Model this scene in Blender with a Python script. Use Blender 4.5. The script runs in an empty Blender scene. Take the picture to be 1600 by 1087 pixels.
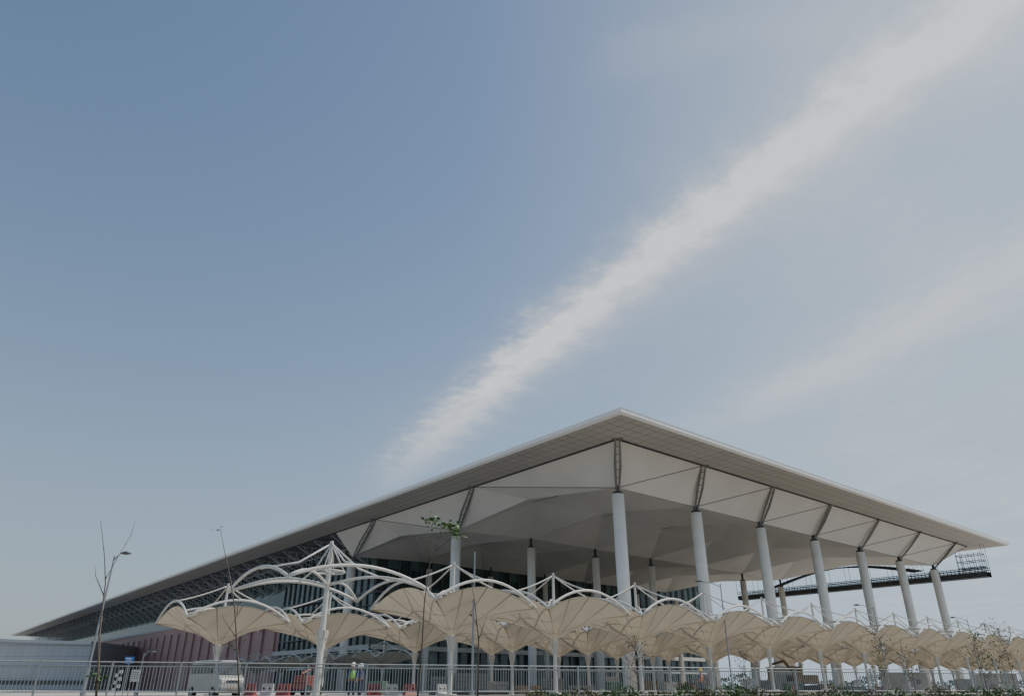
import bpy, math, random
import numpy as np
from mathutils import Vector, Matrix
random.seed(7)
R=math.radians
scene=bpy.context.scene
COL=scene.collection
F=1120.0; HZ=1075.0; TAN=(HZ-543.5)/F; TH=math.atan(TAN); CT=math.cos(TH); ST=math.sin(TH); EYE=0.5
def gx(px,Y,Z=0.0):            # world X of photo column px at distance Y and height Z over the eye
    return (px-800)*(Y*CT+Z*ST)/F
# ---------------------------------------------------------------- materials
def mat(name,col,rough=.6,metal=0,var=.12,scale=3.0,bump=0.0,spec=.5):
    m=bpy.data.materials.new(name); m.use_nodes=True; nt=m.node_tree; b=nt.nodes['Principled BSDF']
    b.inputs['Roughness'].default_value=rough; b.inputs['Metallic'].default_value=metal
    b.inputs['Specular IOR Level'].default_value=spec
    tc=nt.nodes.new('ShaderNodeTexCoord'); n=nt.nodes.new('ShaderNodeTexNoise'); n.inputs['Scale'].default_value=scale; n.inputs['Detail'].default_value=6
    nt.links.new(tc.outputs['Object'],n.inputs['Vector'])
    r=nt.nodes.new('ShaderNodeValToRGB'); e=r.color_ramp.elements
    e[0].position=.3; e[1].position=.7
    e[0].color=[c*(1-var) for c in col]+[1]; e[1].color=[min(1,c*(1+var)) for c in col]+[1]
    nt.links.new(n.outputs['Fac'],r.inputs['Fac']); nt.links.new(r.outputs['Color'],b.inputs['Base Color'])
    if bump:
        bp=nt.nodes.new('ShaderNodeBump'); bp.inputs['Strength'].default_value=bump; nt.links.new(n.outputs['Fac'],bp.inputs['Height']); nt.links.new(bp.outputs['Normal'],b.inputs['Normal'])
    return m
M={}
M['white']=mat('white_paint',(.72,.71,.68),.45,0,.05,.4)
M['vanpaint']=mat('van_cream_paint',(.38,.365,.32),.4,0,.10,1.5)
M['whitesteel']=mat('white_steel',(.56,.545,.50),.45,0,.10,1.2)
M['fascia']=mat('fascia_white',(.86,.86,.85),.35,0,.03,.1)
M['conc']=mat('column_concrete',(.78,.77,.73),.6,0,.06,.5)
M['steel']=mat('grey_steel',(.20,.195,.185),.5,.1,.15,1)
M['galv']=mat('galvanised',(.26,.27,.28),.4,.5,.12,4)
M['rail']=mat('railing_metal',(.40,.40,.39),.45,.15,.12,4)
M['dark']=mat('dark_steel',(.045,.05,.055),.7,0,.2,.5)
M['seam']=mat('ceiling_joint',(.16,.155,.15),.8,0,.1,.5)
M['deck']=mat('roof_deck_underside',(.16,.17,.18),.8,0,.2,.3)
M['truss']=mat('truss_steel',(.12,.13,.14),.5,0,.2,.5)
M['eave']=mat('eave_truss_steel',(.46,.49,.51),.5,0,.15,.5)
M['black']=mat('black_rubber',(.015,.015,.015),.7)
M['red']=mat('red_plastic',(.30,.05,.045),.55,0,.25,2)
M['orange']=mat('dark_red_paint',(.20,.035,.025),.5,0,.2,2)
M['yellow']=mat('yellow_paint',(.25,.17,.09),.6,0,.25,2)
M['plastwhite']=mat('white_plastic',(.50,.49,.46),.5,0,.12,2)
M['vest']=mat('green_vest',(.25,.60,.06),.7,0,.1,10)
M['ovest']=mat('orange_vest',(.75,.16,.03),.7,0,.1,10)
M['trouser']=mat('dark_trousers',(.03,.04,.07),.9)
M['shirt']=mat('blue_shirt',(.06,.09,.16),.9)
M['skin']=mat('skin',(.22,.11,.07),.6)
M['helmet']=mat('helmet_white',(.8,.8,.78),.3)
M['helmety']=mat('helmet_yellow',(.75,.5,.05),.3)
M['bark']=mat('bark',(.15,.12,.095),.9,0,.3,12)
M['leaf']=mat('leaf',(.075,.15,.035),.6,0,.45,3)
M['leafd']=mat('leaf_dry',(.13,.125,.05),.7,0,.4,3)
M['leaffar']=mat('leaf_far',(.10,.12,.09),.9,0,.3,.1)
M['blue']=mat('blue_sign',(.03,.13,.42),.4)
M['glassv']=mat('vehicle_glass',(.025,.03,.035),.08,0,.1,1,0,.8)
M['lens']=mat('lamp_lens',(.6,.6,.58),.15)
M['lampd']=mat('lamp_casing',(.1,.1,.105),.4)
M['kerb']=mat('kerb_concrete',(.33,.31,.28),.85,0,.18,2,.2)
M['plaza']=mat('plaza_paving',(.44,.41,.36),.9,0,.15,.3,.1)
M['ground']=mat('dry_ground',(.30,.27,.22),.95,0,.2,.02,.1)
M['asphalt']=mat('asphalt',(.055,.054,.052),.9,0,.2,2,.2)
M['grass']=mat('verge_grass',(.10,.10,.045),.95,0,.4,1.5,.4)
M['paint']=mat('road_paint',(.75,.74,.7),.6)
M['clad']=mat('silver_cladding',(.42,.44,.46),.45,.2,.06,.2)
M['bag']=mat('tarp_green',(.07,.13,.10),.8,0,.3,2)
M['board']=mat('shuttering_board',(.20,.13,.08),.8,0,.3,2)
def uvline_mat(name,col,line,nu,nv,w,rough=.6,wv=None,var=.05):
    m=mat(name,col,rough,0,var,.15); nt=m.node_tree; b=nt.nodes['Principled BSDF']
    base=b.inputs['Base Color'].links[0].from_socket
    uv=nt.nodes.new('ShaderNodeUVMap'); sp=nt.nodes.new('ShaderNodeSeparateXYZ'); nt.links.new(uv.outputs['UV'],sp.inputs[0])
    def ln(sock,n,ww):
        a=nt.nodes.new('ShaderNodeMath'); a.operation='MULTIPLY'; a.inputs[1].default_value=n; nt.links.new(sock,a.inputs[0])
        c=nt.nodes.new('ShaderNodeMath'); c.operation='FRACT'; nt.links.new(a.outputs[0],c.inputs[0])
        d=nt.nodes.new('ShaderNodeMath'); d.operation='LESS_THAN'; d.inputs[1].default_value=ww; nt.links.new(c.outputs[0],d.inputs[0]); return d.outputs[0]
    x=ln(sp.outputs[0],nu,w); y=ln(sp.outputs[1],nv,wv or w)
    mx=nt.nodes.new('ShaderNodeMath'); mx.operation='MAXIMUM'; nt.links.new(x,mx.inputs[0]); nt.links.new(y,mx.inputs[1])
    mix=nt.nodes.new('ShaderNodeMix'); mix.data_type='RGBA'; nt.links.new(mx.outputs[0],mix.inputs[0]); nt.links.new(base,mix.inputs[6]); mix.inputs[7].default_value=list(line)+[1]
    nt.links.new(mix.outputs[2],b.inputs['Base Color']); return m
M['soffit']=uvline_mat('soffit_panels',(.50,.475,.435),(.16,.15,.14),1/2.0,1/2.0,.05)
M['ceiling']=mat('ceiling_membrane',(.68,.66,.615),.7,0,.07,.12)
M['redwall']=uvline_mat('red_ribbed_cladding',(.47,.30,.275),(.35,.205,.19),1/1.2,1/5.5,.28,.6,.03,.12)
M['cladp']=uvline_mat('silver_panels',(.40,.42,.44),(.25,.26,.27),1/3.0,1/4.0,.04,.45)
M['glass']=uvline_mat('facade_glass',(.08,.14,.14),(.035,.06,.06),1/6.8,1/8.0,.5,.12)
def fabric():
    m=bpy.data.materials.new('canopy_fabric'); m.use_nodes=True; nt=m.node_tree; nt.nodes.clear()
    o=nt.nodes.new('ShaderNodeOutputMaterial'); d=nt.nodes.new('ShaderNodeBsdfDiffuse'); t=nt.nodes.new('ShaderNodeBsdfTranslucent'); ms=nt.nodes.new('ShaderNodeMixShader')
    ms.inputs[0].default_value=.22
    uv=nt.nodes.new('ShaderNodeUVMap'); sp=nt.nodes.new('ShaderNodeSeparateXYZ'); nt.links.new(uv.outputs[0],sp.inputs[0])
    a=nt.nodes.new('ShaderNodeMath'); a.operation='MULTIPLY'; a.inputs[1].default_value=16; nt.links.new(sp.outputs[0],a.inputs[0])
    c=nt.nodes.new('ShaderNodeMath'); c.operation='FRACT'; nt.links.new(a.outputs[0],c.inputs[0])
    e=nt.nodes.new('ShaderNodeMath'); e.operation='LESS_THAN'; e.inputs[1].default_value=.055; nt.links.new(c.outputs[0],e.inputs[0])
    tc=nt.nodes.new('ShaderNodeTexCoord'); n=nt.nodes.new('ShaderNodeTexNoise'); n.inputs['Scale'].default_value=.6; n.inputs['Detail'].default_value=5; nt.links.new(tc.outputs['Object'],n.inputs['Vector'])
    r=nt.nodes.new('ShaderNodeValToRGB'); r.color_ramp.elements[0].color=(.40,.345,.265,1); r.color_ramp.elements[1].color=(.56,.50,.39,1); nt.links.new(n.outputs[0],r.inputs[0])
    mix=nt.nodes.new('ShaderNodeMix'); mix.data_type='RGBA'; nt.links.new(e.outputs[0],mix.inputs[0]); nt.links.new(r.outputs[0],mix.inputs[6]); mix.inputs[7].default_value=(.25,.21,.155,1)
    nt.links.new(mix.outputs[2],d.inputs[0]); nt.links.new(mix.outputs[2],t.inputs[0])
    nt.links.new(d.outputs[0],ms.inputs[1]); nt.links.new(t.outputs[0],ms.inputs[2]); nt.links.new(ms.outputs[0],o.inputs[0]); return m
M['fabric']=fabric()
# ---------------------------------------------------------------- mesh builder
class MB:
    def __init__(s): s.v=[]; s.f=[]; s.uv=[]
    def face(s,idx,uv=None): s.f.append(tuple(idx)); s.uv.append(uv or [(0,0)]*len(idx))
    def quad(s,pts,uv=None):
        n=len(s.v); s.v+= [tuple(p) for p in pts]; s.face(range(n,n+len(pts)),uv); return s
    def box(s,c,d,rz=0):
        n=len(s.v); cx,cy,cz=c; hx,hy,hz=d[0]/2,d[1]/2,d[2]/2; ca,sa=math.cos(rz),math.sin(rz)
        for z in (-hz,hz):
            for x,y in ((-hx,-hy),(hx,-hy),(hx,hy),(-hx,hy)):
                s.v.append((cx+x*ca-y*sa,cy+x*sa+y*ca,cz+z))
        for q in ((3,2,1,0),(4,5,6,7),(0,1,5,4),(1,2,6,5),(2,3,7,6),(3,0,4,7)): s.face([n+i for i in q])
        return s
    def tube(s,pts,r,k=8,cap=True):
        pts=[Vector(p) for p in pts]; rs=r if isinstance(r,(list,tuple)) else [r]*len(pts)
        n0=len(s.v)
        for i,p in enumerate(pts):
            t=(pts[min(i+1,len(pts)-1)]-pts[max(i-1,0)]).normalized()
            ref=Vector((0,0,1)) if abs(t.z)<.95 else Vector((1,0,0))
            u=t.cross(ref).normalized(); w=t.cross(u)
            for j in range(k):
                a=2*math.pi*j/k; s.v.append(tuple(p+(u*math.cos(a)+w*math.sin(a))*rs[i]))
        for i in range(len(pts)-1):
            for j in range(k):
                s.face((n0+i*k+j,n0+i*k+(j+1)%k,n0+(i+1)*k+(j+1)%k,n0+(i+1)*k+j))
        if cap: s.face([n0+j for j in range(k)][::-1]); e=n0+(len(pts)-1)*k; s.face([e+j for j in range(k)])
        return s
    def prism(s,prof,y0,y1):
        n=len(s.v); k=len(prof)
        for y in (y0,y1):
            for x,z in prof: s.v.append((x,y,z))
        s.face([n+i for i in range(k)]); s.face([n+k+i for i in range(k)][::-1])
        for i in range(k): s.face((n+i,n+k+i,n+k+(i+1)%k,n+(i+1)%k))
        return s
    def sphere(s,c,r,k=10,sc=(1,1,1)):
        n=len(s.v); h=k//2+1
        for i in range(h+1):
            a=math.pi*i/h
            for j in range(k):
                b=2*math.pi*j/k; s.v.append((c[0]+r*sc[0]*math.sin(a)*math.cos(b),c[1]+r*sc[1]*math.sin(a)*math.sin(b),c[2]+r*sc[2]*math.cos(a)))
        for i in range(h):
            for j in range(k): s.face((n+i*k+j,n+(i+1)*k+j,n+(i+1)*k+(j+1)%k,n+i*k+(j+1)%k))
        return s
    def build(s,name,m,parent=None,smooth=False,bevel=0):
        me=bpy.data.meshes.new(name); me.from_pydata(s.v,[],s.f)
        ul=me.uv_layers.new(name='UVMap'); i=0
        for f in s.uv:
            for q in f: ul.data[i].uv=q; i+=1
        if smooth:
            for p in me.polygons: p.use_smooth=True
        me.materials.append(M[m] if isinstance(m,str) else m); me.validate()
        o=bpy.data.objects.new(name,me); COL.objects.link(o)
        if parent is not None: o.parent=parent
        if bevel:
            b=o.modifiers.new('bevel','BEVEL'); b.width=bevel; b.segments=2; b.limit_method='ANGLE'
        return o
def empty(name,loc=(0,0,0),rz=0):
    o=bpy.data.objects.new(name,None); COL.objects.link(o); o.location=loc; o.rotation_euler=(0,0,rz); return o
def tag(o,label=None,cat=None,group=None,kind=None):
    if label: o['label']=label
    if cat: o['category']=cat
    if group: o['group']=group
    if kind: o['kind']=kind
    return o
def copy_tree(o,parent=None):
    c=o.copy(); COL.objects.link(c); c.parent=parent
    for ch in list(o.children): copy_tree(ch,c)
    return c
# ---------------------------------------------------------------- camera
cam=bpy.data.cameras.new('camera'); co=bpy.data.objects.new('camera',cam); COL.objects.link(co)
cam.sensor_width=36; cam.lens=F/1600*36; cam.clip_end=20000; co.location=(0,0,EYE); co.rotation_euler=(R(90)+TH,0,0); scene.camera=co
# ---------------------------------------------------------------- sky and sun
SAZ=R(72); SEL=R(50)
w=bpy.data.worlds.new('World'); scene.world=w; w.use_nodes=True; nt=w.node_tree; nt.nodes.clear(); L=nt.links.new
def N(t,**k):
    n=nt.nodes.new(t)
    for a,b in k.items(): setattr(n,a,b)
    return n
def mth(op,a,b=None,c=None):
    n=N('ShaderNodeMath',operation=op)
    for i,x in enumerate((a,b,c)):
        if x is None: continue
        if isinstance(x,(int,float)): n.inputs[i].default_value=x
        else: L(x,n.inputs[i])
    return n.outputs[0]
def ss(x,a,b,lo=0,hi=1):
    mr=N('ShaderNodeMapRange'); mr.interpolation_type='SMOOTHSTEP'; L(x,mr.inputs[0]); mr.inputs[1].default_value=a; mr.inputs[2].default_value=b; mr.inputs[3].default_value=lo; mr.inputs[4].default_value=hi; return mr.outputs[0]
def cmix(f,a,b):
    m=N('ShaderNodeMix',data_type='RGBA')
    for i,x in ((0,f),(6,a),(7,b)):
        if isinstance(x,tuple): m.inputs[i].default_value=x
        else: L(x,m.inputs[i])
    return m.outputs[2]
out=N('ShaderNodeOutputWorld'); bg=N('ShaderNodeBackground'); bg.inputs[1].default_value=.13
sky=N('ShaderNodeTexSky'); sky.sky_type='NISHITA'; sky.sun_disc=False; sky.sun_elevation=SEL; sky.sun_rotation=SAZ
sky.altitude=0; sky.air_density=1.2; sky.dust_density=.7; sky.ozone_density=2.0
tc=N('ShaderNodeTexCoord'); sp=N('ShaderNodeSeparateXYZ'); L(tc.outputs['Generated'],sp.inputs[0])
zz=mth('MAXIMUM',sp.outputs[2],.03); X=mth('DIVIDE',sp.outputs[0],zz); Y=mth('DIVIDE',sp.outputs[1],zz)
def pdir(px,py):
    x=(px-800)/F; y=(543.5-py)/F
    d=np.array([x, CT-y*ST, ST+y*CT]); return d[:2]/d[2]
def noise(vec,scale,detail,rough=.55):
    n=N('ShaderNodeTexNoise'); n.inputs['Scale'].default_value=scale; n.inputs['Detail'].default_value=detail; n.inputs['Roughness'].default_value=rough; L(vec,n.inputs['Vector']); return n.outputs['Fac']
def streak(pix,wa,wb,amp,nscale,seed,fadeout,ex=2.0,t0=.45,t1=1.1):
    P_=np.array([pdir(*p) for p in pix]); e=P_[-1]-P_[0]; e/=np.linalg.norm(e); nn=np.array([-e[1],e[0]])
    u=P_@e; v=P_@nn; c2,c1,c0=np.polyfit(u,v,2)
    U=mth('ADD',mth('MULTIPLY',X,float(e[0])),mth('MULTIPLY',Y,float(e[1]))); V=mth('ADD',mth('MULTIPLY',X,float(nn[0])),mth('MULTIPLY',Y,float(nn[1])))
    fit=mth('ADD',mth('ADD',mth('MULTIPLY',mth('MULTIPLY',U,U),float(c2)),mth('MULTIPLY',U,float(c1))),float(c0))
    dv=mth('SUBTRACT',V,fit)
    cv=N('ShaderNodeCombineXYZ'); L(U,cv.inputs[0]); L(V,cv.inputs[1]); cv.inputs[2].default_value=seed
    n1=noise(cv.outputs[0],2.6,5); n2=noise(cv.outputs[0],nscale,9,.66)
    rad=mth('SQRT',mth('ADD',mth('ADD',mth('MULTIPLY',X,X),mth('MULTIPLY',Y,Y)),1.0))
    wid=mth('MULTIPLY',mth('ADD',mth('MULTIPLY',rad,wb),wa),mth('ADD',mth('MULTIPLY',n1,1.3),.35))
    d2=mth('ADD',dv,mth('MULTIPLY',mth('SUBTRACT',n2,.5),mth('MULTIPLY',wid,2.6)))
    g=mth('POWER',2.718,mth('MULTIPLY',mth('POWER',mth('ABSOLUTE',mth('DIVIDE',d2,wid)),ex),-1.0))
    tex=mth('ADD',mth('MULTIPLY',n2,t1),t0)
    u0,u1=fadeout; uf=float(pdir(*u0)@e); ul=float(pdir(*u1)@e)
    return mth('MULTIPLY',mth('MULTIPLY',mth('MULTIPLY',g,tex),ss(U,uf,ul)),amp)
m1=streak([(620,735),(750,635),(850,535),(1000,400),(1150,278),(1300,168),(1450,78),(1590,5)],.040,.021,.92,10,0,((560,790),(900,490)),2.0)
m1b=streak([(620,750),(760,650),(850,565),(1000,445),(1150,325),(1300,220),(1450,125),(1590,40)],.06,.045,.22,6,11,((560,790),(1000,400)),1.5)
m2=streak([(1050,700),(1200,625),(1350,545),(1480,470),(1600,410)],.03,.045,.36,6,3,((1040,710),(1300,570)),1.6)
m3=streak([(880,120),(960,90),(1040,70),(1120,55)],.01,.03,.09,8,5,((880,130),(1000,80)))
cvw=N('ShaderNodeCombineXYZ'); L(X,cvw.inputs[0]); L(mth('MULTIPLY',Y,.6),cvw.inputs[1]); cvw.inputs[2].default_value=9
wisp=mth('MULTIPLY',mth('MAXIMUM',mth('SUBTRACT',noise(cvw.outputs[0],1.8,9,.62),.44),0),1.4)
wisp=mth('MULTIPLY',wisp,ss(sp.outputs[0],.1,.65))
allm=mth('MINIMUM',mth('ADD',mth('ADD',mth('ADD',m1,mth('ADD',m2,m1b)),m3),wisp),.97)
side=ss(sp.outputs[0],-.55,.6)
haze=cmix(side,(2.45,3.1,3.8,1),(4.2,5.3,6.4,1))
hf=mth('MINIMUM',mth('ADD',mth('MULTIPLY',mth('POWER',mth('SUBTRACT',1.0,mth('MAXIMUM',sp.outputs[2],0)),3.6),.9),ss(sp.outputs[0],-.10,.6,0,.74)),.97)
base=cmix(hf,sky.outputs[0],haze)
fin=cmix(allm,base,(7.4,7.7,7.9,1))
L(fin,bg.inputs[0]); L(bg.outputs[0],out.inputs[0])
sl=bpy.data.lights.new('sun','SUN'); sl.energy=3.7; sl.angle=R(.5); sl.color=(1,.95,.88); so=bpy.data.objects.new('sun',sl); COL.objects.link(so)
sd=Vector((math.sin(SAZ)*math.cos(SEL),math.cos(SAZ)*math.cos(SEL),math.sin(SEL))); so.rotation_euler=sd.to_track_quat('Z','Y').to_euler()
# ---------------------------------------------------------------- setting
def fy(x): return 34.9+.348*x
FA=math.atan(.348)
g=MB(); g.quad([(-6000,-3000,-1.0),(6000,-3000,-1.0),(6000,12000,-1.0),(-6000,12000,-1.0)]); tag(g.build('ground','ground'),kind='structure')
g=MB(); x0,x1=-500,900
pl=[(x0,fy(x0)+.4),(x1,fy(x1)+.4),(x1,1300),(x0,1300)]
g.quad([(x,y,0) for x,y in pl])
for i in range(1,4):
    a,b=pl[i],pl[(i+1)%4]; g.quad([(a[0],a[1],0),(a[0],a[1],-1),(b[0],b[1],-1),(b[0],b[1],0)])
tag(g.build('plaza_pavement','plaza'),kind='structure')
def off(x,d): return (x+d*math.sin(FA),fy(x)-d*math.cos(FA))
def band(name,d0,d1,z0,z1,m,xa=-300,xb=500):
    g=MB(); n=60
    for i in range(n):
        a=xa+(xb-xa)*i/n; b=xa+(xb-xa)*(i+1)/n
        p=[off(a,d1),off(b,d1),off(b,d0),off(a,d0)]
        g.quad([(p[0][0],p[0][1],z1),(p[1][0],p[1][1],z1),(p[2][0],p[2][1],z0),(p[3][0],p[3][1],z0)])
    return tag(g.build(name,m),kind='structure')
band('verge',.2,14,.08,-.86,'grass')
band('pavement',14.2,17,-.86,-.86,'kerb')
band('road',17.2,28.5,-.992,-.992,'asphalt'); band('road_marking',17.5,17.65,-.987,-.987,'paint')
cm=MB(); cm.box((0,0,-.4),(800,.2,.92)); k=cm.build('kerb','kerb'); p=off(50,14.1); k.location=(p[0],p[1],0); k.rotation_euler=(0,0,FA); tag(k,kind='structure')
cm=MB(); cm.box((0,0,-.375),(900,.45,1.25)); k=cm.build('kerb_wall','kerb',bevel=.02); p=off(50,0); k.location=(p[0],p[1],0); k.rotation_euler=(0,0,FA); tag(k,'low pale concrete kerb wall carrying the metal railing','low wall')
g=MB(); rnd=random.Random(5)
for i in range(9000):
    u=rnd.random(); x=-100+u*760; hh=6.5+2.5*math.sin(x*.05)+1.6*math.sin(x*.19+1); z=hh*(rnd.random()**.6); c=Vector((x,560+rnd.uniform(-6,6)+.1*x,z)); s=rnd.uniform(.7,1.7)
    a=Vector((rnd.uniform(-1,1),rnd.uniform(-.5,.5),rnd.uniform(-1,1))).normalized(); b=a.cross(Vector((0,1,.2))).normalized(); g.quad([c,c+a*s*.5+b*s*.4,c+a*s,c+a*s*.5-b*s*.4])
tag(g.build('tree_belt','leaffar'),'far hazy belt of trees along the horizon behind the terminal','trees',kind='stuff')
# ---------------------------------------------------------------- terminal building
O=Vector((15.07,93.3)); A=Vector((.7564,.6542)); B=Vector((-.6333,.7742)); AA=math.atan2(A.y,A.x)
S=155.6; T=585.0
def P(s,t,Z=0): return (O.x+s*A.x+t*B.x, O.y+s*A.y+t*B.y, Z+EYE)
def dr(t): return -.6*t/T
ZS=34.4
term=empty('terminal_building',P(0,0,-EYE)); tag(term,'airport terminal with huge flat white overhanging roof on tall round columns','building')
def bw(mb,name,m,root,smooth=False):
    o=mb.build(name,m,root,smooth); o.matrix_parent_inverse=Matrix.Translation(-Vector(root.location)); return o
def bt(mb,name,m,smooth=False): return bw(mb,name,m,term,smooth)
def rq(mb,s0,s1,t0,t1,z): mb.quad([P(s0,t0,z+dr(t0)),P(s1,t0,z+dr(t0)),P(s1,t1,z+dr(t1)),P(s0,t1,z+dr(t1))],[(s0,t0),(s1,t0),(s1,t1),(s0,t1)])
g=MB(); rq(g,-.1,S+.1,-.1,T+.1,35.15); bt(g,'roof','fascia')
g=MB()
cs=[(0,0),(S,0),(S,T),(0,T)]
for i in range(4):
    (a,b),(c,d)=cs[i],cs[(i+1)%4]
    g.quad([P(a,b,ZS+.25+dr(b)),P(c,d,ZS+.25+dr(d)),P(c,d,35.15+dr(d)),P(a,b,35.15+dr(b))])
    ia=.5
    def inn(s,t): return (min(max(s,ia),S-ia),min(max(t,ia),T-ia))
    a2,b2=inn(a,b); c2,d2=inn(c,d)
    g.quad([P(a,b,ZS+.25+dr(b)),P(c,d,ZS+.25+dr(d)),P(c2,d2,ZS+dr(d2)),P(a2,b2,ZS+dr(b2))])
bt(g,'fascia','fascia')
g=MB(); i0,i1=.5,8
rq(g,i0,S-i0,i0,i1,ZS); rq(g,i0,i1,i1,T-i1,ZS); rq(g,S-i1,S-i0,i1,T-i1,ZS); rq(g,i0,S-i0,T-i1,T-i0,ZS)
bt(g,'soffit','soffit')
for a,b,c,d in ((8,8,S-8,8),(8,8,8,T-8),(S-8,8,S-8,T-8)):
    bt(MB().tube([P(a,b,ZS-.05+dr(b)),P(c,d,ZS-.05+dr(d))],.18,6),'soffit_channel','dark')
colS=[13+20.3*n for n in range(7)]; colT=[13,57,101]
g=MB()
def tri(*p): g.quad([P(s,t,z+dr(t)) for s,t,z in p],[(s,t) for s,t,z in p])
SE=S-8; lo=28.7; zt_=ZS-.05
seams=[]
def sm(a,b): seams.append((a,b))
E=[(8+22*n,8,zt_) for n in range(7)]+[(SE,8,zt_)]; E[0]=(8,8,zt_)
rz_={0:lo,1:29.6,2:30.0}
C=[[(s,t,rz_[k]) for s in colS]+[(SE,t,zt_)] for k,t in enumerate(colT)]
C[1][0]=(13,57,lo); C[2][0]=(13,101,lo+.5)
for n in range(7):
    c0=C[0][n]; c1=C[0][n+1] if n<6 else (SE,13,zt_)
    tri(E[n],E[n+1],c0); tri(c0,E[n+1],c1); sm(c0,E[n+1])
LE=[(8,8,zt_),(8,45,zt_),(8,82,zt_),(8,101,zt_)]
for k in range(2):
    c0=C[k][0]; c1=C[k+1][0]; v=(13,(colT[k]+colT[k+1])/2,lo+2.2)
    tri(LE[k],LE[k+1],c0); tri(c0,LE[k+1],v); tri(v,LE[k+1],c1); sm(c0,LE[k+1])
tri(LE[2],LE[3],C[2][0])
for k in range(2):
    tm=(colT[k]+colT[k+1])/2
    for n in range(7):
        a=C[k][n]; b=C[k][n+1]; c=C[k+1][n+1]; d=C[k+1][n]
        if n==6: b=(SE,b[1],zt_); c=(SE,c[1],zt_)
        mx_=(a[0]+b[0])/2; t_a=a[1]+(c[1]-a[1])*.28; t_b=a[1]+(c[1]-a[1])*.72
        r1=(mx_,t_a,33.6); r2=(mx_,t_b,33.8)
        vl=(a[0],tm,lo+2.2 if n==0 else 31.4); vr=(b[0],tm,31.4 if n<6 else zt_)
        tri(a,b,r1); tri(c,d,r2)
        tri(a,r1,vl); tri(r1,r2,vl); tri(r2,d,vl)
        tri(b,vr,r1); tri(r1,vr,r2); tri(r2,vr,c)
        sm(a,r1); sm(r1,r2)
        if k==0: sm(b,r1)
bt(g,'ceiling','ceiling')
for a,b in seams: bt(MB().tube([P(a[0],a[1],a[2]+dr(a[1])-.02),P(b[0],b[1],b[2]+dr(b[1])-.02)],.07,5),'ceiling_joint','seam')
g=MB(); rq(g,8,S-8,101,T-8,ZS+.35); bt(g,'ceiling_deck','deck')
def column(s,t,top=27.3,strut=None,r=.95):
    x,y,z=P(s,t,0); dz=dr(t)+.3
    g=MB(); g.tube([(x,y,0),(x,y,top+dz+EYE)],[r*1.03,r],24); c=bt(g,'column','conc')
    for p in c.data.polygons: p.use_smooth=len(p.vertices)==4
    g=MB(); hh=1.3 if t<20 or s<20 else 2.4
    g.tube([(x,y,top+dz+EYE),(x,y,top+dz+EYE+.35),(x,y,top+dz+EYE+.36),(x,y,top+dz+EYE+hh)],[r*.8,r*.8,r*.35,r*.35],16); bt(g,'column_head','dark')
    if strut:
        q=Vector(P(strut[0],strut[1],ZS+dr(strut[1])-.1)); b0=Vector((x,y,top+dz+EYE+.2)); ax=(q-b0).normalized(); sd_=ax.cross(Vector((0,0,1)))
        if sd_.length<.05: sd_=Vector((1,0,0))
        sd_.normalize()
        up=Vector((A.x*-.5-B.x*.5,A.y*-.5-B.y*.5,0))*.9
        m0=b0.lerp(q,.5)+up
        g=MB()
        for k_ in (-1,1): g.tube([b0+sd_*k_*.18,m0+sd_*k_*.42,q+up*.4+sd_*k_*.34],[.15,.21,.14],8)
        for k_ in range(1,7):
            u=k_/7; c0=(b0.lerp(m0,u*2) if u<.5 else m0.lerp(q+up*.4,u*2-1)); g.tube([c0-sd_*.36,c0+sd_*.36],.07,6)
        g.tube([q+up*.4-sd_*.9,q+up*.4+sd_*.9],.12,6); bt(g,'strut','steel')
for n,s in enumerate(colS): column(s,13,strut=(8+22*n,8) if n else (8,8))
column(13,57,strut=(8,45)); column(13,101,strut=(8,82))
for s in colS[1:]: column(s,57,r=.85)
for s in colS[1:]: column(s,97,r=.75)
def wall(mb,s0,t0,s1,t1,z0,z1a,z1b=None):
    if z1b is None: z1b=z1a
    l=math.hypot(s1-s0,t1-t0); mb.quad([P(s0,t0,z0),P(s1,t1,z0),P(s1,t1,z1b),P(s0,t0,z1a)],[(0,0),(l,0),(l,z1b-z0),(0,z1a-z0)])
g=MB(); wall(g,20,101.2,S-1,101.2,-EYE,34.3); wall(g,20,155,20,101.2,-EYE,34.3); wall(g,S-1,101.2,S-1,570,-EYE,34); bt(g,'glass_facade','glass')
for i in range(41):
    s=20+i*(S-21)/40; x,y,_=P(s,100.9,0); bt(MB().box((x,y,17),(.18,.35,34),AA),'mullion','truss')
for i in range(17):
    x,y,_=P(19.8,101+i*54/16,0); bt(MB().box((x,y,17),(.35,.18,34),AA),'mullion','truss')
for z,h,m in ((5.2,.5,'plastwhite'),(9.5,1.1,'plastwhite'),(16.5,.5,'truss'),(22,.5,'truss'),(12.5,.15,'steel'),(19,.15,'truss')):
    x,y,_=P((20+S-1)/2,100.5,0); bt(MB().box((x,y,z),(S-21,.8,h),AA),'floor_band',m)
    x,y,_=P(19.3,128,0); bt(MB().box((x,y,z),(.8,54,h),AA),'floor_band',m)
WT=22.0; WE=500
g=MB()
wall(g,20,WE,20,155,-EYE,WT); wall(g,20,155,60,155,-EYE,WT); wall(g,20,WE,60,WE,-EYE,WT); g.quad([P(20,155,WT),P(60,155,WT),P(60,WE,WT),P(20,WE,WT)])
bt(g,'ribbed_wall','redwall')
g=MB(); wall(g,22,T-10,22,155,WT,34,34); bt(g,'clerestory_glass','glass')
g=MB(); x,y,_=P(19.7,(155+WE)/2,0); g.box((x,y,WT+.4+EYE),(.7,WE-155,.8),AA); bt(g,'wall_coping','eave')
for i in range(36):
    x,y,_=P(19.6,158+i*9.6,0); bt(MB().box((x,y,10),(.5,.25,20),AA),'wall_fin','redwall')
g=MB(); wall(g,24,T-12,24,WE,-EYE,WT-3); bt(g,'end_wall','cladp')
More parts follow.
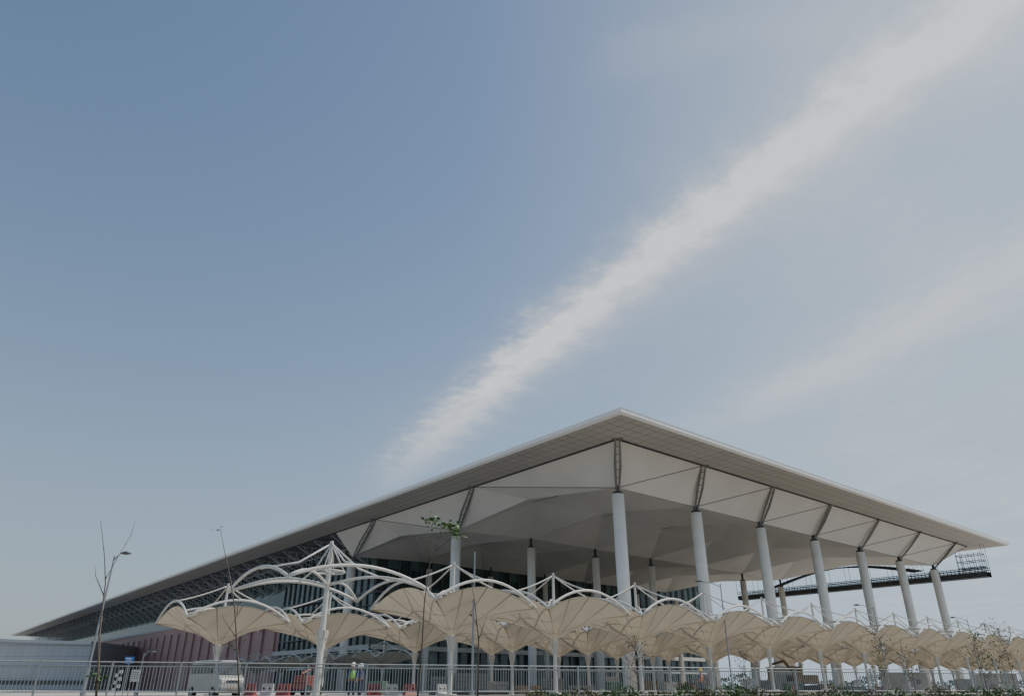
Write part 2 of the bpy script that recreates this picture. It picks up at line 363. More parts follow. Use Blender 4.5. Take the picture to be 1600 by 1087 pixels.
for i in range(48):
    t=104+i*9.8
    g=MB(); top=ZS-.1+dr(t); lo_=WT+5
    a=P(8.2,t,top); c=P(21,t,top); b=P(21,t,lo_)
    g.tube([a,b],.16,5); g.tube([a,c],.16,5)
    for k_ in range(1,6):
        q=Vector(a).lerp(Vector(c),k_/6); r_=Vector(a).lerp(Vector(b),k_/6); r2=Vector(a).lerp(Vector(b),min(1,(k_+.8)/6)); g.tube([q,r_],.09,4); g.tube([q,r2],.09,4)
    e=P(9.5,t+9.8,top-.8); g.tube([b,e],.09,4); g.tube([P(14,t,(top+lo_)/2+1),P(14,t+9.8,(top+lo_)/2+1)],.12,4); g.tube([P(20,t,lo_+1),P(14,t+9.8,top-.6)],.09,4)
    bt(g,'roof_truss','eave')
g=MB()
def lat(t,k_):
    u=(t-22)/46.0; arch=math.sin(max(0,min(1,u))*math.pi)
    return Vector(P(146+k_*2.2,t,29.0+dr(t)+arch*3.6+k_*.35))
for j in range(36):
    t=22+46*j/35; t2=22+46*min(35,j+1)/35
    for k_ in range(4):
        g.tube([lat(t,k_),lat(t2,k_)],.13,4)
        if k_<3: g.tube([lat(t,k_),lat(t2,k_+1)],.11,4); g.tube([lat(t2,k_),lat(t,k_+1)],.11,4)
    g.tube([lat(t,3),P(S-8,t,ZS+dr(t))],.06,4)
bt(g,'ceiling_lattice','dark')
tcv=bpy.data.curves.new('wall_lettering','FONT'); tcv.body='राष्ट्रीय हवाई'; tcv.size=6.0; tcv.extrude=.15
to=bpy.data.objects.new('wall_lettering',tcv); COL.objects.link(to); bpy.context.view_layer.update()
dg=bpy.context.evaluated_depsgraph_get(); me=bpy.data.meshes.new_from_object(to.evaluated_get(dg)); bpy.data.objects.remove(to)
to=bpy.data.objects.new('wall_lettering',me); COL.objects.link(to); me.materials.clear(); me.materials.append(M['white'])
wdt=max([v.co.x for v in me.vertices] or [1]); x,y,z=P(18.7,206,16.2)
mw=Matrix(((-B.x*38/wdt,0,-A.x,x),(-B.y*38/wdt,0,-A.y,y),(0,1,0,z),(0,0,0,1))); me.transform(mw); to.parent=term; to.matrix_parent_inverse=Matrix.Translation(-Vector(term.location))
# ---------------------------------------------------------------- scaffold under far end
sc=empty('hanging_scaffold',P(150,24,26)); tag(sc,'dark suspended work platform with railings under the far right roof end','scaffold')
t0,t1=4.5,80; DZ=27.3; SA,SB=146.5,149.5
g=MB()
for z in (DZ,DZ-1.1): g.quad([P(SA,t0,z),P(SB,t0,z),P(SB,t1,z+.3),P(SA,t1,z+.3)])
for q in (SA,SB): g.quad([P(q,t0,DZ-1.1),P(q,t1,DZ-.8),P(q,t1,DZ+.5),P(q,t0,DZ+.2)])
bw(g,'deck','dark',sc)
g=MB()
for q in (SA,SB):
    for z in (DZ+.75,DZ+1.25): g.tube([P(q,t0,z),P(q,t1,z+.3)],.10,4)
    for i in range(80):
        t=t0+(t1-t0)*i/79; g.tube([P(q,t,DZ-.1),P(q,t,DZ+1.3+.3*i/79)],.07,4)
bw(g,'railing','dark',sc)
for i in range(13):
    t=t0+(t1-t0)*i/12
    for q in (SA,SB): bw(MB().tube([P(q,t,DZ),P(q,t,ZS+dr(t))],.06,4),'hanger','dark',sc)
g=MB()
for z in (28.8,30.4,32.0):
    for t in (5,8,11): g.tube([P(SA,t,z),P(SB,t,z)],.08,4)
    g.tube([P(SB,5,z),P(SB,11,z)],.08,4); g.tube([P(SA,5,z),P(SA,11,z)],.08,4)
for t in (5,6.5,8,9.5,11):
    for q in (SA,SB): g.tube([P(q,t,DZ),P(q,t,32.5)],.08,4)
bw(g,'scaffold_frame','dark',sc)
# ---------------------------------------------------------------- low silver building far left
ar=empty('annex_building',(-235,310,0)); tag(ar,'low silver panelled building at far left beyond the roof tip','building')
bx0,bx1=-290,-168; yy=310; zt=17.5
pts=[(bx0,zt+4),(-225,zt+2.2),(-200,zt+.8),(bx1,zt)]
g=MB()
for i in range(3):
    (xa,za),(xb,zb)=pts[i],pts[i+1]; g.quad([(xa,yy,0),(xb,yy,0),(xb,yy,zb),(xa,yy,za)],[(xa,0),(xb,0),(xb,zb),(xa,za)])
g.quad([(bx1,yy,0),(bx1,yy+60,0),(bx1,yy+60,zt),(bx1,yy,zt)],[(0,0),(60,0),(60,zt),(0,zt)]); bw(g,'wall','cladp',ar)
g=MB()
for i in range(3):
    (xa,za),(xb,zb)=pts[i],pts[i+1]; g.quad([(xa,yy-1,za),(xb,yy-1,zb),(xb,yy+60,zb),(xa,yy+60,za)]); g.quad([(xa,yy-1,za-1.2),(xb,yy-1,zb-1.2),(xb,yy-1,zb),(xa,yy-1,za)])
bw(g,'roof','clad',ar)
g=MB(); g.quad([(bx0,yy-.3,2),(bx1,yy-.3,2),(bx1,yy-.3,3.4),(bx0,yy-.3,3.4)]); bw(g,'window','glassv',ar)
# ---------------------------------------------------------------- canopies
CW=8.2
def canopy(membrane=True,hub=3.75,zcn=5.35,rise=1.45,rf=1.15,apex=8.6,mr=.14,tr=.09):
    r=empty('funnel_canopy' if membrane else 'canopy_frame'); h=CW/2
    g=MB(); g.tube([(0,0,0),(0,0,.12),(0,0,.13),(0,0,hub),(0,0,hub+.01),(0,0,apex)],[.5,.5,mr*1.15,mr,mr,mr*.65],14); g.build('mast','whitesteel',r)
    g=MB(); g.tube([(0,0,hub-.5),(0,0,hub-.05)],[mr*1.4,mr*2.0],16)
    for i in range(4):
        a=i*math.pi/2; g.tube([(mr*math.cos(a),mr*math.sin(a),hub-1.1),(math.cos(a)*.4,math.sin(a)*.4,hub-.1)],.04,6)
    g.build('mast_collar','whitesteel',r)
    cs=[(-h,-h),(h,-h),(h,h),(-h,h)]
    for i in range(4):
        (xa,ya),(xb,yb)=cs[i],cs[(i+1)%4]; pts=[]
        for k in range(15):
            u=k/14; e=2*u-1; pts.append((xa+(xb-xa)*u,ya+(yb-ya)*u,zcn+.1+rise*(1-e*e)))
        MB().tube(pts,tr,8).build('arch',"whitesteel",r,True)
    for i in range(4):
        a=i*math.pi/2; ex,ey=math.cos(a)*h,math.sin(a)*h
        g=MB()
        if membrane:
            g.tube([(ex*.985*u,ey*.985*u,(apex-.2)*(1-u)+(zcn+rise+.08)*u-.12*math.sin(u*math.pi)) for u in (0,.12,.25,.4,.55,.7,.85,1)],.055,7)
        else:
            g.tube([(0,0,apex-.15),(ex*.45,ey*.45,apex-1.5),(ex*.98,ey*.98,zcn+rise+.05)],.06,7)
        g.build('strut','whitesteel',r,True)
    for i in range(4):
        x,y=cs[i]; g=MB()
        if not membrane:
            g.tube([(x*u,y*u,(apex-2.7)*(1-u)+(zcn+.1)*u+.6*math.sin(u*math.pi)) for u in [k/10 for k in range(11)]],.085,8)
        else:
            g.tube([(x*u,y*u,(apex-2.2)*(1-u)+(zcn+.1)*u+.35*math.sin(u*math.pi)) for u in [k/8 for k in range(9)]],.065,6)
        g.build('rib','whitesteel',r,True)
    if membrane:
        g=MB(); nf=64; nr=12
        for j in range(nr+1):
            q=j/nr
            for i in range(nf+1):
                side_=i//16 if i<nf else 3; u=(i-side_*16)/16; (xa,ya),(xb,yb)=cs[side_],cs[(side_+1)%4]
                e=2*u-1; bow=1-.03*(1-e*e)
                bx=(xa+(xb-xa)*u)*bow; by=(ya+(yb-ya)*u)*bow; zr=zcn+rf*(1-e*e)
                L_=math.hypot(bx,by); hx,hy=bx/L_*.26,by/L_*.26
                pz=.58+.5*(1-e*e)
                zf=hub+(zr-hub)*(q**pz)
                zf-=.16*abs(math.sin(u*math.pi*2))*math.sin(q*math.pi)   # fabric bellies between the seams
                g.v.append((hx+(bx-hx)*q,hy+(by-hy)*q,zf))
        for j in range(nr):
            for i in range(nf):
                a=j*(nf+1)+i; g.face((a,a+1,a+nf+2,a+nf+1),[(i/nf,j/nr),((i+1)/nf,j/nr),((i+1)/nf,(j+1)/nr),(i/nf,(j+1)/nr)])
        m=g.build('membrane','fabric',r,True)
    else:
        g=MB(); pts=[(1.0*math.cos(a),1.0*math.sin(a),apex-1.9) for a in [2*math.pi*k/20 for k in range(21)]]; g.tube(pts,.05,6)
        for k in range(4): a=k*math.pi/2+.785; g.tube([(0,0,apex-.2),(1.0*math.cos(a),1.0*math.sin(a),apex-1.9)],.045,6); g.tube([(0,0,apex-1.9),(1.0*math.cos(a),1.0*math.sin(a),apex-1.9)],.045,6)
        g.build('ring','whitesteel',r,True)
    return r
ordn=['first','second','third','fourth','fifth','sixth','seventh','eighth','ninth','tenth','eleventh','twelfth','thirteenth','fourteenth','fifteenth','sixteenth','seventeenth','eighteenth','nineteenth','twentieth','twenty-first','twenty-second','twenty-third','twenty-fourth']
rowA=Vector((-11.5,46.66)); RD=Vector((.775,.632)); SP=9.5; RA=math.atan2(RD.y,RD.x)
CW=9.0
fr=canopy(False,mr=.18,zcn=5.9,rise=.95,tr=.095,apex=9.0); fr.location=(rowA.x,rowA.y,0); fr.rotation_euler=(0,0,RA); tag(fr,'bare white steel canopy frame on the thick foreground mast, no fabric','canopy frame','tensile canopies of the forecourt')
CW=8.2
proto=canopy(True); first=True
def put(x,y,label,group):
    global first
    c=proto if first else copy_tree(proto); first=False
    c.location=(x,y,0); c.rotation_euler=(0,0,RA+random.uniform(-.03,.03)); tag(c,label,'canopy',group); return c
for n in range(1,16):
    p=rowA+RD*SP*n; c=put(p.x,p.y,f'cream fabric funnel canopy, {ordn[n-1]} from left in the taller front row','canopies of the front row'); c.location.z=.06*n
rowB=Vector((-18.4,54.9))
for i,n in enumerate(range(2,19)):
    p=rowB+RD*(SP*n+SP/2); c=put(p.x,p.y,f'cream funnel canopy, {ordn[i]} from left in the middle row','canopies of the middle row'); c.location.z=-.25
rowC=Vector((-24.2,63.9))
for n in range(0,21):
    p=rowC+RD*SP*n; put(p.x,p.y,'leftmost cream funnel canopy, standing clear beside the red wall' if n==0 else f'cream funnel canopy, {ordn[n]} from left in the back row nearest the building','canopies of the back row')
for i in range(6):
    x,y,_=P(1.0,62+i*15,0); put(x,y,f'small distant canopy under the long roof edge, {ordn[i]} counting away from the camera','distant canopies by the facade')
# ---------------------------------------------------------------- fence
def fence_panel():
    r=empty('fence_panel'); L_=2.4
    MB().box((0,0,.6),(.07,.07,1.2)).build('post','rail',r)
    g=MB()
    for z in (.14,1.02,1.16): g.tube([(0,0,z),(L_,0,z)],.028,6)
    g.build('rail','rail',r)
    g=MB()
    for i in range(1,20): g.tube([(i*L_/20,0,.14),(i*L_/20,0,1.02)],.014,5)
    g.build('balusters','rail',r); return r
fp=fence_panel()
for i in range(36):
    c=fp if i==0 else copy_tree(fp); u=-28+i*2.4; x=u*math.cos(FA); c.location=(x,fy(x),.25); c.rotation_euler=(0,0,FA)
    tag(c,'grey metal railing panel with thin upright bars along the kerb wall','fence panel','railing panels along the kerb wall')
# ---------------------------------------------------------------- lamps
def lamp(x,y,h,side_,label,arm=1.6,r=.06):
    o=empty('street_lamp',(x,y,0)); tag(o,label,'street lamp','street lamps of the forecourt')
    MB().tube([(0,0,0),(0,0,.4),(0,0,.42),(0,0,h)],[.16,.16,r*1.3,r*.8],12).build('pole','galv',o)
    if arm>0:
        g=MB(); pts=[(side_*arm*u,0,h-.3+.45*math.sin(u*1.57)) for u in (0,.25,.5,.75,1)]; g.tube(pts,.04,8); g.build('arm','galv',o)
        g=MB(); g.tube([(side_*(arm-.1),0,h+.16),(side_*(arm+.2),0,h+.2),(side_*(arm+.6),0,h+.14)],[.05,.11,.05],10); hd=g.build('lamp_head','lampd',o,True)
        MB().box((side_*(arm+.25),0,h+.07),(.3,.12,.03)).build('lens','lens',hd)
    return o
lamp(gx(128,48,-.5),48,8.3,1,'tall lamp on thin grey pole at far left beside the bare forked sapling',.45)
lamp(gx(737,50,-.5),50,8.9,1,'slim grey pole without arm in front of the second front canopy',0)
lamp(gx(1146,67,-.5),67,9,-1,'street lamp with arm pointing left, in front of the middle of the canopy rows')
lamp(gx(1392,87,-.5),87,9,-1,'street lamp with left arm, second from the right edge')
lamp(gx(1540,103,-.5),103,9,-1,'street lamp with left arm nearest the right edge')
lamp(gx(212,60,-.5),60,3.0,1,'short lamp post beside the blue sign at left',.5,r=.05)
# ---------------------------------------------------------------- saplings
def sapling(x,y,z0,trunk,branches,leaves,label,lm='leaf',r0=.035):
    o=empty('young_tree',(x,y,z0)); tag(o,label,'tree','young trees on the verge')
    g=MB(); k=len(trunk); g.tube(trunk,[r0*(1-.75*i/(k-1)) for i in range(k)],7)
    for b in branches: kk=len(b); g.tube(b,[r0*.4*(1-.8*i/(kk-1))+.003 for i in range(kk)],5)
    g.build('trunk','bark',o,True)
    if leaves:
        g=MB()
        for (c,n,rad,size) in leaves:
            for _ in range(n):
                d=Vector((random.gauss(0,1),random.gauss(0,1),random.gauss(0,.7)))*rad*.5; p=Vector(c)+d
                u=Vector((random.uniform(-1,1),random.uniform(-1,1),random.uniform(-.5,.3))).normalized(); v=u.cross(Vector((random.uniform(-1,1),random.uniform(-1,1),1))).normalized()
                s=size*random.uniform(.6,1.3); g.quad([p,p+u*s*.5+v*s*.3,p+u*s,p+u*s*.5-v*s*.3])
        g.build('crown',lm,o)
    return o
def pxp(px,py,Y):
    q=(py-543.5)/F; Zr=Y*(ST-q*CT)/(CT+q*ST); return Vector((gx(px,Y,Zr),Y,Zr+EYE))
def sap(Y,tr,brs,leaf,label,lm='leaf',r0=.035):
    base=pxp(tr[0][0],tr[0][1],Y); t_=[(pxp(a,b,Y)-base)+Vector((0,(i>0)*random.uniform(-.1,.1),0)) for i,(a,b) in enumerate(tr)]
    bb=[[pxp(a,c,Y)-base+Vector((0,random.uniform(-.3,.3) if i else 0,0)) for i,(a,c) in enumerate(b)] for b in brs]
    lv=[(pxp(a,c,Y)-base,n,rad,sz) for a,c,n,rad,sz in leaf]
    return sapling(base.x,base.y,base.z,t_,bb,lv,label,lm,r0=r0)
sap(26.5,[(150,1090),(152,1040),(158,970),(164,910),(163,870),(157,812)],[[(164,905),(185,870),(200,835),(206,812)],[(162,930),(150,900),(146,880)],[(152,1060),(160,1000),(158,960)]],[(157,1060,16,.35,.16),(150,1050,12,.3,.14)],'bare forked sapling at far left in front of the tall lamp',r0=.04)
sap(29,[(374,1092),(371,1020),(368,950),(358,900),(350,860),(343,826)],[[(370,960),(376,935),(378,925)],[(372,1000),(352,965),(345,955)]],[(343,826,10,.18,.15),(372,1005,6,.3,.12)],'thin leaning sapling with a tiny leaf tuft, in front of the leftmost canopy')
sap(29,[(652,1092),(660,1000),(663,940),(672,880),(688,838),(690,812)],[[(672,880),(668,840),(672,815)],[(680,860),(705,840),(712,825)]],[(674,812,34,.42,.26),(692,822,28,.4,.26),(710,820,28,.36,.24),(716,838,16,.25,.22),(668,838,8,.25,.2)],'tall slender sapling topped with bright green leaves before the roof',r0=.035)
sap(29,[(746,1092),(748,1000),(742,940),(735,900)],[[(747,1000),(762,960)],[(746,980),(735,950)]],[(744,960,8,.4,.12)],'short bare sapling beside the slim grey pole')
def bushy(px,Y,h,spread,nl,label,lm='leafd',seed=0):
    rnd=random.Random(seed+px); x=gx(px,Y,-.4); n=15; bs=[]; lv=[]
    tr=[(0,0,0),(.04,0,h*.35),(rnd.uniform(-.1,.1),.03,h*.65),(rnd.uniform(-.15,.15),0,h)]
    for i in range(n):
        u=.25+.7*i/n; c=Vector((rnd.uniform(-.03,.03),0,h*u)); a=rnd.uniform(0,6.28); ln=spread*rnd.uniform(.5,1.1)*(1.15-u*.6)
        e=c+Vector((math.cos(a)*ln,math.sin(a)*ln,ln*rnd.uniform(.5,1.2))); m_=c.lerp(e,.5)+Vector((rnd.uniform(-.1,.1),rnd.uniform(-.1,.1),-.05)); bs.append([c,m_,e])
        for _ in range(2):
            e2=m_+Vector((rnd.uniform(-.5,.5),rnd.uniform(-.5,.5),rnd.uniform(.15,.6)))*spread; bs.append([m_,m_.lerp(e2,.5)+Vector((0,0,.03)),e2]); lv.append((e2,nl,.3,.11))
        lv.append((e,nl,.3,.11))
    sapling(x,Y,.05,tr,bs,lv,label,lm,r0=.018)
for i,(px,Y,h,sp_,nl,lb) in enumerate([(998,33,2.5,.7,1,'round twiggy sapling under the roof corner column'),
    (1168,37,2.2,.5,1,'narrow twiggy sapling right of the middle street lamp'),
    (1388,38,3.1,.8,3,'tallest twiggy sapling, in front of the fifth roof column'),(1432,41,2.4,.7,3,'dense twiggy sapling beside the tallest one'),(1545,41,2.9,.9,8,'leafy sapling second from the right edge'),(1590,40,3.5,1.0,8,'leafy sapling at the right edge')]):
    bushy(px,Y,h,sp_,nl,lb,'leafd' if i%2 else 'leaf',i)
def shrub(px,Y,w_,h,label,sd_):
    o=empty('shrub',(gx(px,Y,-.4),Y,-.1)); tag(o,label,'shrub','low shrubs along the verge'); rnd=random.Random(sd_); g=MB(); q=MB()
    for i in range(9): q.tube([(rnd.uniform(-.1,.1)*w_,0,0),(rnd.uniform(-.45,.45)*w_,rnd.uniform(-.2,.2),h*.8)],.006,4)
    q.build('stem','bark',o)
    for i in range(340):
        a=Vector((rnd.uniform(-.5,.5)*w_,rnd.gauss(0,.15),0)); top=h*(.55+.45*math.cos(a.x/w_*3)*rnd.uniform(.5,1.2)); a.z=rnd.uniform(.02,top)
        u=Vector((rnd.uniform(-1,1),rnd.uniform(-1,1),rnd.uniform(-.2,1))).normalized(); v=u.cross(Vector((rnd.uniform(-1,1),rnd.uniform(-1,1),.3))).normalized(); s=rnd.uniform(.06,.13)
        g.quad([a,a+u*s*.5+v*s*.3,a+u*s,a+u*s*.5-v*s*.3])
    g.build('foliage','leaf' if sd_%3 else 'leafd',o)
for i,px in enumerate(range(830,1620,30)):
    Y=26+(px-800)*.010; shrub(px+random.randint(-12,12),Y,random.uniform(.8,1.5),random.uniform(.46,.80),'low green leafy shrub on the verge at the bottom right',i)
# ---------------------------------------------------------------- signs
x,y=gx(184,36,0),36.5
o=empty('direction_sign',(x,y,.1)); tag(o,'small blue sign on a grey post beside the black and white marker','sign')
MB().tube([(0,.03,0),(0,.03,1.75)],.025,8).build('post','galv',o)
MB().box((0,0,1.6),(.42,.03,.30)).build('sign_panel','blue',o)
g=MB(); g.box((-.02,-.018,1.68),(.3,.004,.03)); g.box((.0,-.018,1.61),(.22,.004,.025)); g.quad([(-.15,-.019,1.5),(-.05,-.019,1.54),(-.05,-.019,1.46)]); g.box((.04,-.018,1.5),(.18,.004,.025)); g.build('sign_marks','paint',o)
o=empty('marker_board',(gx(181,36,0),36,.0)); tag(o,'black and white chequered marker board on a short post behind the railing','marker')
MB().tube([(0,.04,0),(0,.04,1.2)],.03,8).build('post','galv',o)
g=MB(); h_=MB()
for i in range(6):
    for j in range(2):
        (g if (i+j)%2 else h_).box((-.08+.16*j,0,.45+i*.15),(.16,.03,.15))
g.build('black_squares','black',o); h_.build('white_squares','plastwhite',o)
o=empty('notice_board',(gx(207,44,0),44,0)); tag(o,'pale notice board on two legs right of the chequered marker','notice board')
for s_ in (-.2,.2): MB().box((s_,0,.5),(.04,.04,1.0)).build('leg','galv',o)
MB().box((0,0,1.15),(.5,.04,.6)).build('board','plastwhite',o,bevel=.01)
g=MB(); [g.box((0,-.024,1.02+k*.1),(.36,.004,.03)) for k in range(4)]; g.build('marks','truss',o)
# ---------------------------------------------------------------- van
def van(x,y,rz):
    o=empty('parked_van',(x,y,0),rz); tag(o,'cream boxy minivan parked behind the railing at left','van')
    prof=[(-1.75,.35),(-1.78,.9),(-1.72,1.15),(-1.62,1.78),(-1.45,1.88),(.75,1.9),(1.0,1.84),(1.5,1.12),(1.72,1.0),(1.8,.8),(1.8,.38),(1.62,.28),(-1.6,.28)]
    b=MB(); b.prism(prof,-.72,.72); b.build('body','vanpaint',o,bevel=.09)
    ws=MB().quad([(1.05,-.62,1.79),(1.05,.62,1.79),(1.49,.66,1.17),(1.49,-.66,1.17)]).build('windscreen','glassv',o); ws.location=(.03,0,.02)
    for s in (-1,1):
        for x0_,x1_ in ((-1.5,-.75),(-.68,.18),(.25,1.0)):
            MB().box(((x0_+x1_)/2,s*.725,1.46),(x1_-x0_,.02,.46)).build('side_window','glassv',o)
        MB().tube([(1.0,s*.74,1.28),(1.1,s*.92,1.3)],.02,6).box((1.12,s*.93,1.33),(.06,.1,.18)).build('mirror','black',o)
        MB().box((1.795,s*.52,.86),(.05,.26,.17)).build('headlight','lens',o,bevel=.015)
        MB().box((-1.79,s*.62,1.0),(.04,.12,.3)).build('tail_light','red',o)
        for xw in (-1.15,1.15):
            MB().tube([(xw,s*.56,.3),(xw,s*.74,.3)],.3,20).build('wheel','black',o); MB().tube([(xw,s*.745,.3),(xw,s*.755,.3)],.17,14).build('wheel_cover','galv',o)
    MB().box((1.8,0,.84),(.04,.7,.12)).build('grille','black',o); MB().box((1.83,0,.45),(.12,1.4,.2)).build('bumper','truss',o,bevel=.03)
    MB().box((1.9,0,.5),(.01,.42,.11)).build('number_plate','yellow',o)
    MB().box((-1.765,0,1.45),(.02,1.15,.5)).build('rear_window','glassv',o)
    return o
van(gx(333,43,-.5),43,R(-42))
# ---------------------------------------------------------------- barriers etc
def barrier(x,y,rz,m,label):
    o=empty('traffic_barrier',(x,y,0),rz); tag(o,label,'barrier','plastic traffic barriers behind the railing')
    g=MB(); g.prism([(-.22,0),(-.22,.1),(-.09,.3),(-.06,.8),(.06,.8),(.09,.3),(.22,.1),(.22,0)],-.45,.45); g.build('body',m,o,bevel=.02)
    for s in (-.22,.22): MB().box((0,s,.5),(.2,.16,.1)).build('slot','black',o)
for i,(px,Y,m,lb) in enumerate([(392,52,'red','red plastic barrier just right of the van'),(418,53,'plastwhite','white plastic barrier between two red ones right of the van'),(443,54,'red','red plastic barrier left of the thick foreground mast'),(585,56,'red','red plastic barrier right of the workers'),(612,56.5,'plastwhite','white plastic barrier right of the workers'),(640,57,'red','red plastic barrier left of the slim pole'),(690,60,'plastwhite','white plastic barrier below the second front canopy'),(1085,66,'red','red barrier near the middle street lamp'),(1240,70,'red','red barrier beside the white cabin')]):
    barrier(gx(px,Y),Y,R(60+i*13),m,lb)
def lift(x,y,rz):
    o=empty('boom_lift',(x,y,0),rz); tag(o,'dark red boom lift parked behind the thick foreground mast','lift')
    MB().box((0,0,.65),(2.2,1.4,.5)).build('chassis','orange',o,bevel=.08)
    MB().box((-.3,0,1.2),(1.5,1.2,.6)).build('turret','orange',o,bevel=.08)
    for a in (-.8,.8):
        for b in (-.75,.75): MB().tube([(a,b-.12,.4),(a,b+.12,.4)],.4,16).build('wheel','black',o)
    MB().tube([(-.8,0,1.6),(1.4,0,2.3)],.12,6).build('boom','orange',o)
    g=MB()
    for z in (1.9,2.4,2.9): g.tube([(1.5,-.5,z),(2.2,-.5,z),(2.2,.5,z),(1.5,.5,z),(1.5,-.5,z)],.03,5)
    for p in ((1.5,-.5),(2.2,-.5),(2.2,.5),(1.5,.5)): g.tube([(p[0],p[1],1.9),(p[0],p[1],2.9)],.03,5)
    g.build('basket','galv',o)
lift(gx(478,66),66,R(70))
def cabin(x,y,rz,label,wd=3.2,h=2.7):
    o=empty('site_cabin',(x,y,0),rz); tag(o,label,'cabin','portable site cabins')
    MB().box((0,0,h/2+.2),(wd,2.4,h)).build('wall','plastwhite',o,bevel=.03); MB().box((0,0,h+.25),(wd+.2,2.6,.12)).build('roof','clad',o)
    MB().box((-wd*.25,-1.21,1.2),(.8,.04,1.9)).build('door','clad',o); MB().box((wd*.2,-1.21,1.7),(1.0,.04,.8)).build('window','glassv',o)
cabin(gx(1224,100),100,R(8),'white portable site cabin right of the middle street lamp',2.6)
cabin(gx(1420,150),150,R(12),'long white site cabin behind the sapling pair at right',7,3)
cabin(gx(1560,180),180,R(-5),'white site cabin nearest the right edge',8,3.2)
def excavator(x,y,rz):
    o=empty('excavator',(x,y,0),rz); tag(o,'dusty brown excavator with bent boom behind the white cabin','excavator')
    for s in (-1,1): MB().prism([(-1.6,.2),(-1.8,.5),(-1.5,.85),(1.5,.85),(1.8,.5),(1.6,.2)],s*1.1-.25,s*1.1+.25).build('track','black',o)
    MB().box((-.4,0,1.5),(2.6,2.2,1.0)).build('engine_housing','yellow',o,bevel=.1)
    c=MB().box((.6,.6,2.2),(1.2,.95,1.5)).build('cab','yellow',o,bevel=.08); MB().box((1.21,.6,2.4),(.02,.8,.9)).build('cab_window','glassv',c)
    MB().tube([(.6,-.3,1.7),(2.0,-.3,3.6),(3.6,-.3,3.2)],[.2,.24,.16],6).build('boom','yellow',o)
    MB().tube([(3.6,-.3,3.2),(4.2,-.3,1.2)],[.18,.12],6).build('stick','yellow',o)
    MB().prism([(3.9,1.2),(4.5,1.2),(4.4,.4),(3.8,.2),(3.6,.7)],-.8,.2).build('bucket','truss',o)
excavator(gx(1258,96),96,R(160))
def pile(x,y,label,n,m='plastwhite',w_=1.4):
    o=empty('material_stack',(x,y,0),random.uniform(-.5,.5)); tag(o,label,'material stack','stacks of building material under the canopies')
    MB().box((0,0,.07),(w_+.2,1.1,.14)).build('pallet','bark',o)
    for i in range(n): MB().box((random.uniform(-.05,.05),0,.14+.16+i*.32),(w_,1,.3),random.uniform(-.06,.06)).build('block',m,o,bevel=.02)
for i,(px,Y,n,m,lb) in enumerate([(720,75,3,'plastwhite','white block stack below the second front canopy'),(900,78,2,'kerb','grey block stack left of the roof corner column'),(960,76,3,'bag','green wrapped stack below the roof corner column'),(1045,80,3,'kerb','grey block stack right of the roof corner column'),(1170,84,4,'plastwhite','tall white block stack right of the middle lamp'),(590,68,3,'bag','green wrapped stack behind the workers')]):
    pile(gx(px,Y),Y,lb,n,m)
rnd=random.Random(12)
for i in range(20):
    px=690+i*46+rnd.randint(-12,12); Y=66+max(0,(px-700))*.055+rnd.uniform(-4,10)
    pile(gx(px,Y),Y,f'low stack of boards and blocks on the forecourt, {ordn[i]} from the left',rnd.choice([2,3,4,5]),rnd.choice(['board','truss','bag','kerb','board','steel']),rnd.uniform(1.2,3.2))
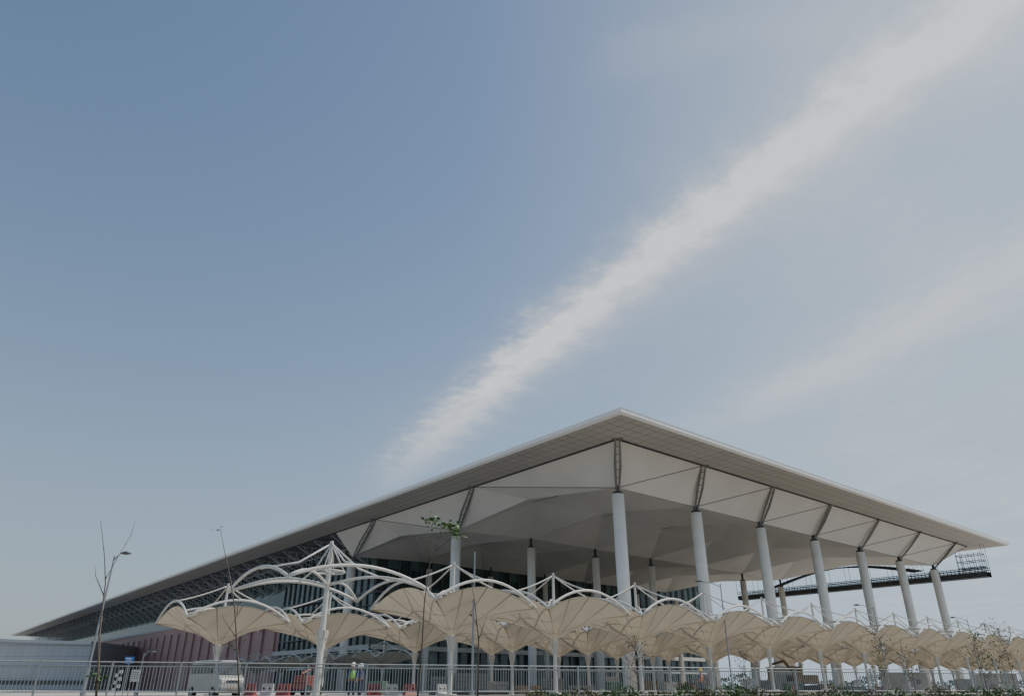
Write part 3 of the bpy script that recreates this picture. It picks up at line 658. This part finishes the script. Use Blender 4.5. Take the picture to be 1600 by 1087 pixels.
# ---------------------------------------------------------------- people
def skin_mesh(name,pts,edges,m,parent,root=0,sub=1):
    me=bpy.data.meshes.new(name); me.from_pydata([p[:3] for p in pts],edges,[]); o=bpy.data.objects.new(name,me); COL.objects.link(o); o.parent=parent
    me.materials.append(M[m]); sk=o.modifiers.new('skin','SKIN')
    for i,p in enumerate(pts):
        sv=me.skin_vertices[0].data[i]; rr=p[3] if isinstance(p[3],tuple) else (p[3],p[3]); sv.radius=rr; sv.use_root=(i==root)
    sb=o.modifiers.new('sub','SUBSURF'); sb.levels=sub; sb.render_levels=sub
    sk.use_smooth_shade=True; return o
def person(x,y,rz,label,vest,helm,bend=0,z=0):
    o=empty('person',(x,y,z),rz); tag(o,label,'person','construction workers')
    b=bend
    pts=[(0,0,.95,.13),(0,-.02*b,1.12,.12),(0,-.06*b,1.32,.14),(0,-.08*b,1.46,.06),(0,-.1*b,1.54,.075),(0,-.12*b,1.65,.088),(0,-.12*b,1.72,.06)]
    ed=[(0,1),(1,2),(2,3),(3,4),(4,5),(5,6)]
    for s in (-1,1):
        k=len(pts); pts+=[(s*.17,-.05*b,1.4,.055),(s*.24,-.04,1.14,.043),(s*.22,-.2,.95,.032),(s*.21,-.26,.9,.03)]; ed+=[(2,k),(k,k+1),(k+1,k+2),(k+2,k+3)]
        for q in range(4):
            kk=len(pts); xx=s*.21+(q-1.5)*.018; pts+=[(xx,-.31,.87,.009),(xx,-.335,.84-.006*abs(q-1.5),.008)]; ed+=[(k+3,kk),(kk,kk+1)]
        kk=len(pts); pts+=[(s*.21-s*.045,-.27,.88,.010),(s*.21-s*.05,-.3,.86,.009)]; ed+=[(k+3,kk),(kk,kk+1)]
        k=len(pts); pts+=[(s*.1,0,.86,.09),(s*.12,-.02,.5,.06),(s*.13,.01,.1,.04),(s*.14,-.12,.04,.035)]; ed+=[(0,k),(k,k+1),(k+1,k+2),(k+2,k+3)]
    skin_mesh('body',pts,ed,'skin',o)
    skin_mesh('trousers',[(0,0,1.0,.155),(.1,0,.84,.105),(.12,-.02,.5,.078),(.13,.01,.12,.065),(-.1,0,.84,.105),(-.12,-.02,.5,.078),(-.13,.01,.12,.065)],[(0,1),(1,2),(2,3),(0,4),(4,5),(5,6)],'trouser',o)
    sh=[(0,-.02*b,1.1,.14),(0,-.06*b,1.33,.15),(0,-.07*b,1.42,.1)]+[(.17,-.05*b,1.4,.075),(.24,-.04,1.14,.06),(.225,-.15,1.0,.05),(-.17,-.05*b,1.4,.075),(-.24,-.04,1.14,.06),(-.225,-.15,1.0,.05)]
    skin_mesh('shirt',sh,[(0,1),(1,2),(1,3),(3,4),(4,5),(1,6),(6,7),(7,8)],'shirt',o)
    skin_mesh('vest',[(0,0,.98,(.17,.19)),(0,-.03*b,1.15,(.155,.18)),(0,-.06*b,1.34,(.16,.2)),(0,-.07*b,1.44,(.09,.12))],[(0,1),(1,2),(2,3)],vest,o)
    g=MB(); hx=-.12*b; g.sphere((0,hx,1.72),.125,14,(1,1.15,.95)); g.tube([(0,hx-.1,1.70),(0,hx-.2,1.69)],[.09,.06],8); g.build('helmet',helm,o,True)
    g=MB(); g.sphere((0,hx-.098,1.625),.016,8,(1,1.4,1.6)); g.build('nose','skin',o,True)
    g=MB()
    for s in (-1,1): g.sphere((s*.032,hx-.082,1.65),.011,8)
    g.build('eyes','black',o)
    for s in (-1,1): MB().tube([(s*.13,.06,.05),(s*.14,-.06,.05),(s*.145,-.17,.04)],[.05,.055,.04],8).build('shoe','black',o,True)
person(gx(549,44),44,R(15),'worker in bright green vest and white helmet behind the railing','vest','helmet',1)
person(gx(562,45.5),45.5,R(-60),'worker in dark shirt and white helmet standing close behind the green vest','shirt','helmet',0)
person(gx(1096,58),58,R(40),'worker in orange vest and yellow helmet left of the middle lamp','ovest','helmety',.5)
for i,t in enumerate((19,27,36)):
    x,y,z=P(148,t,DZ+.1)
    person(x,y,R(30+i*70),['worker on the suspended platform, nearest the roof tip','worker in the middle of the suspended platform','worker at the inner end of the suspended platform'][i],'shirt','helmety',.3,z)
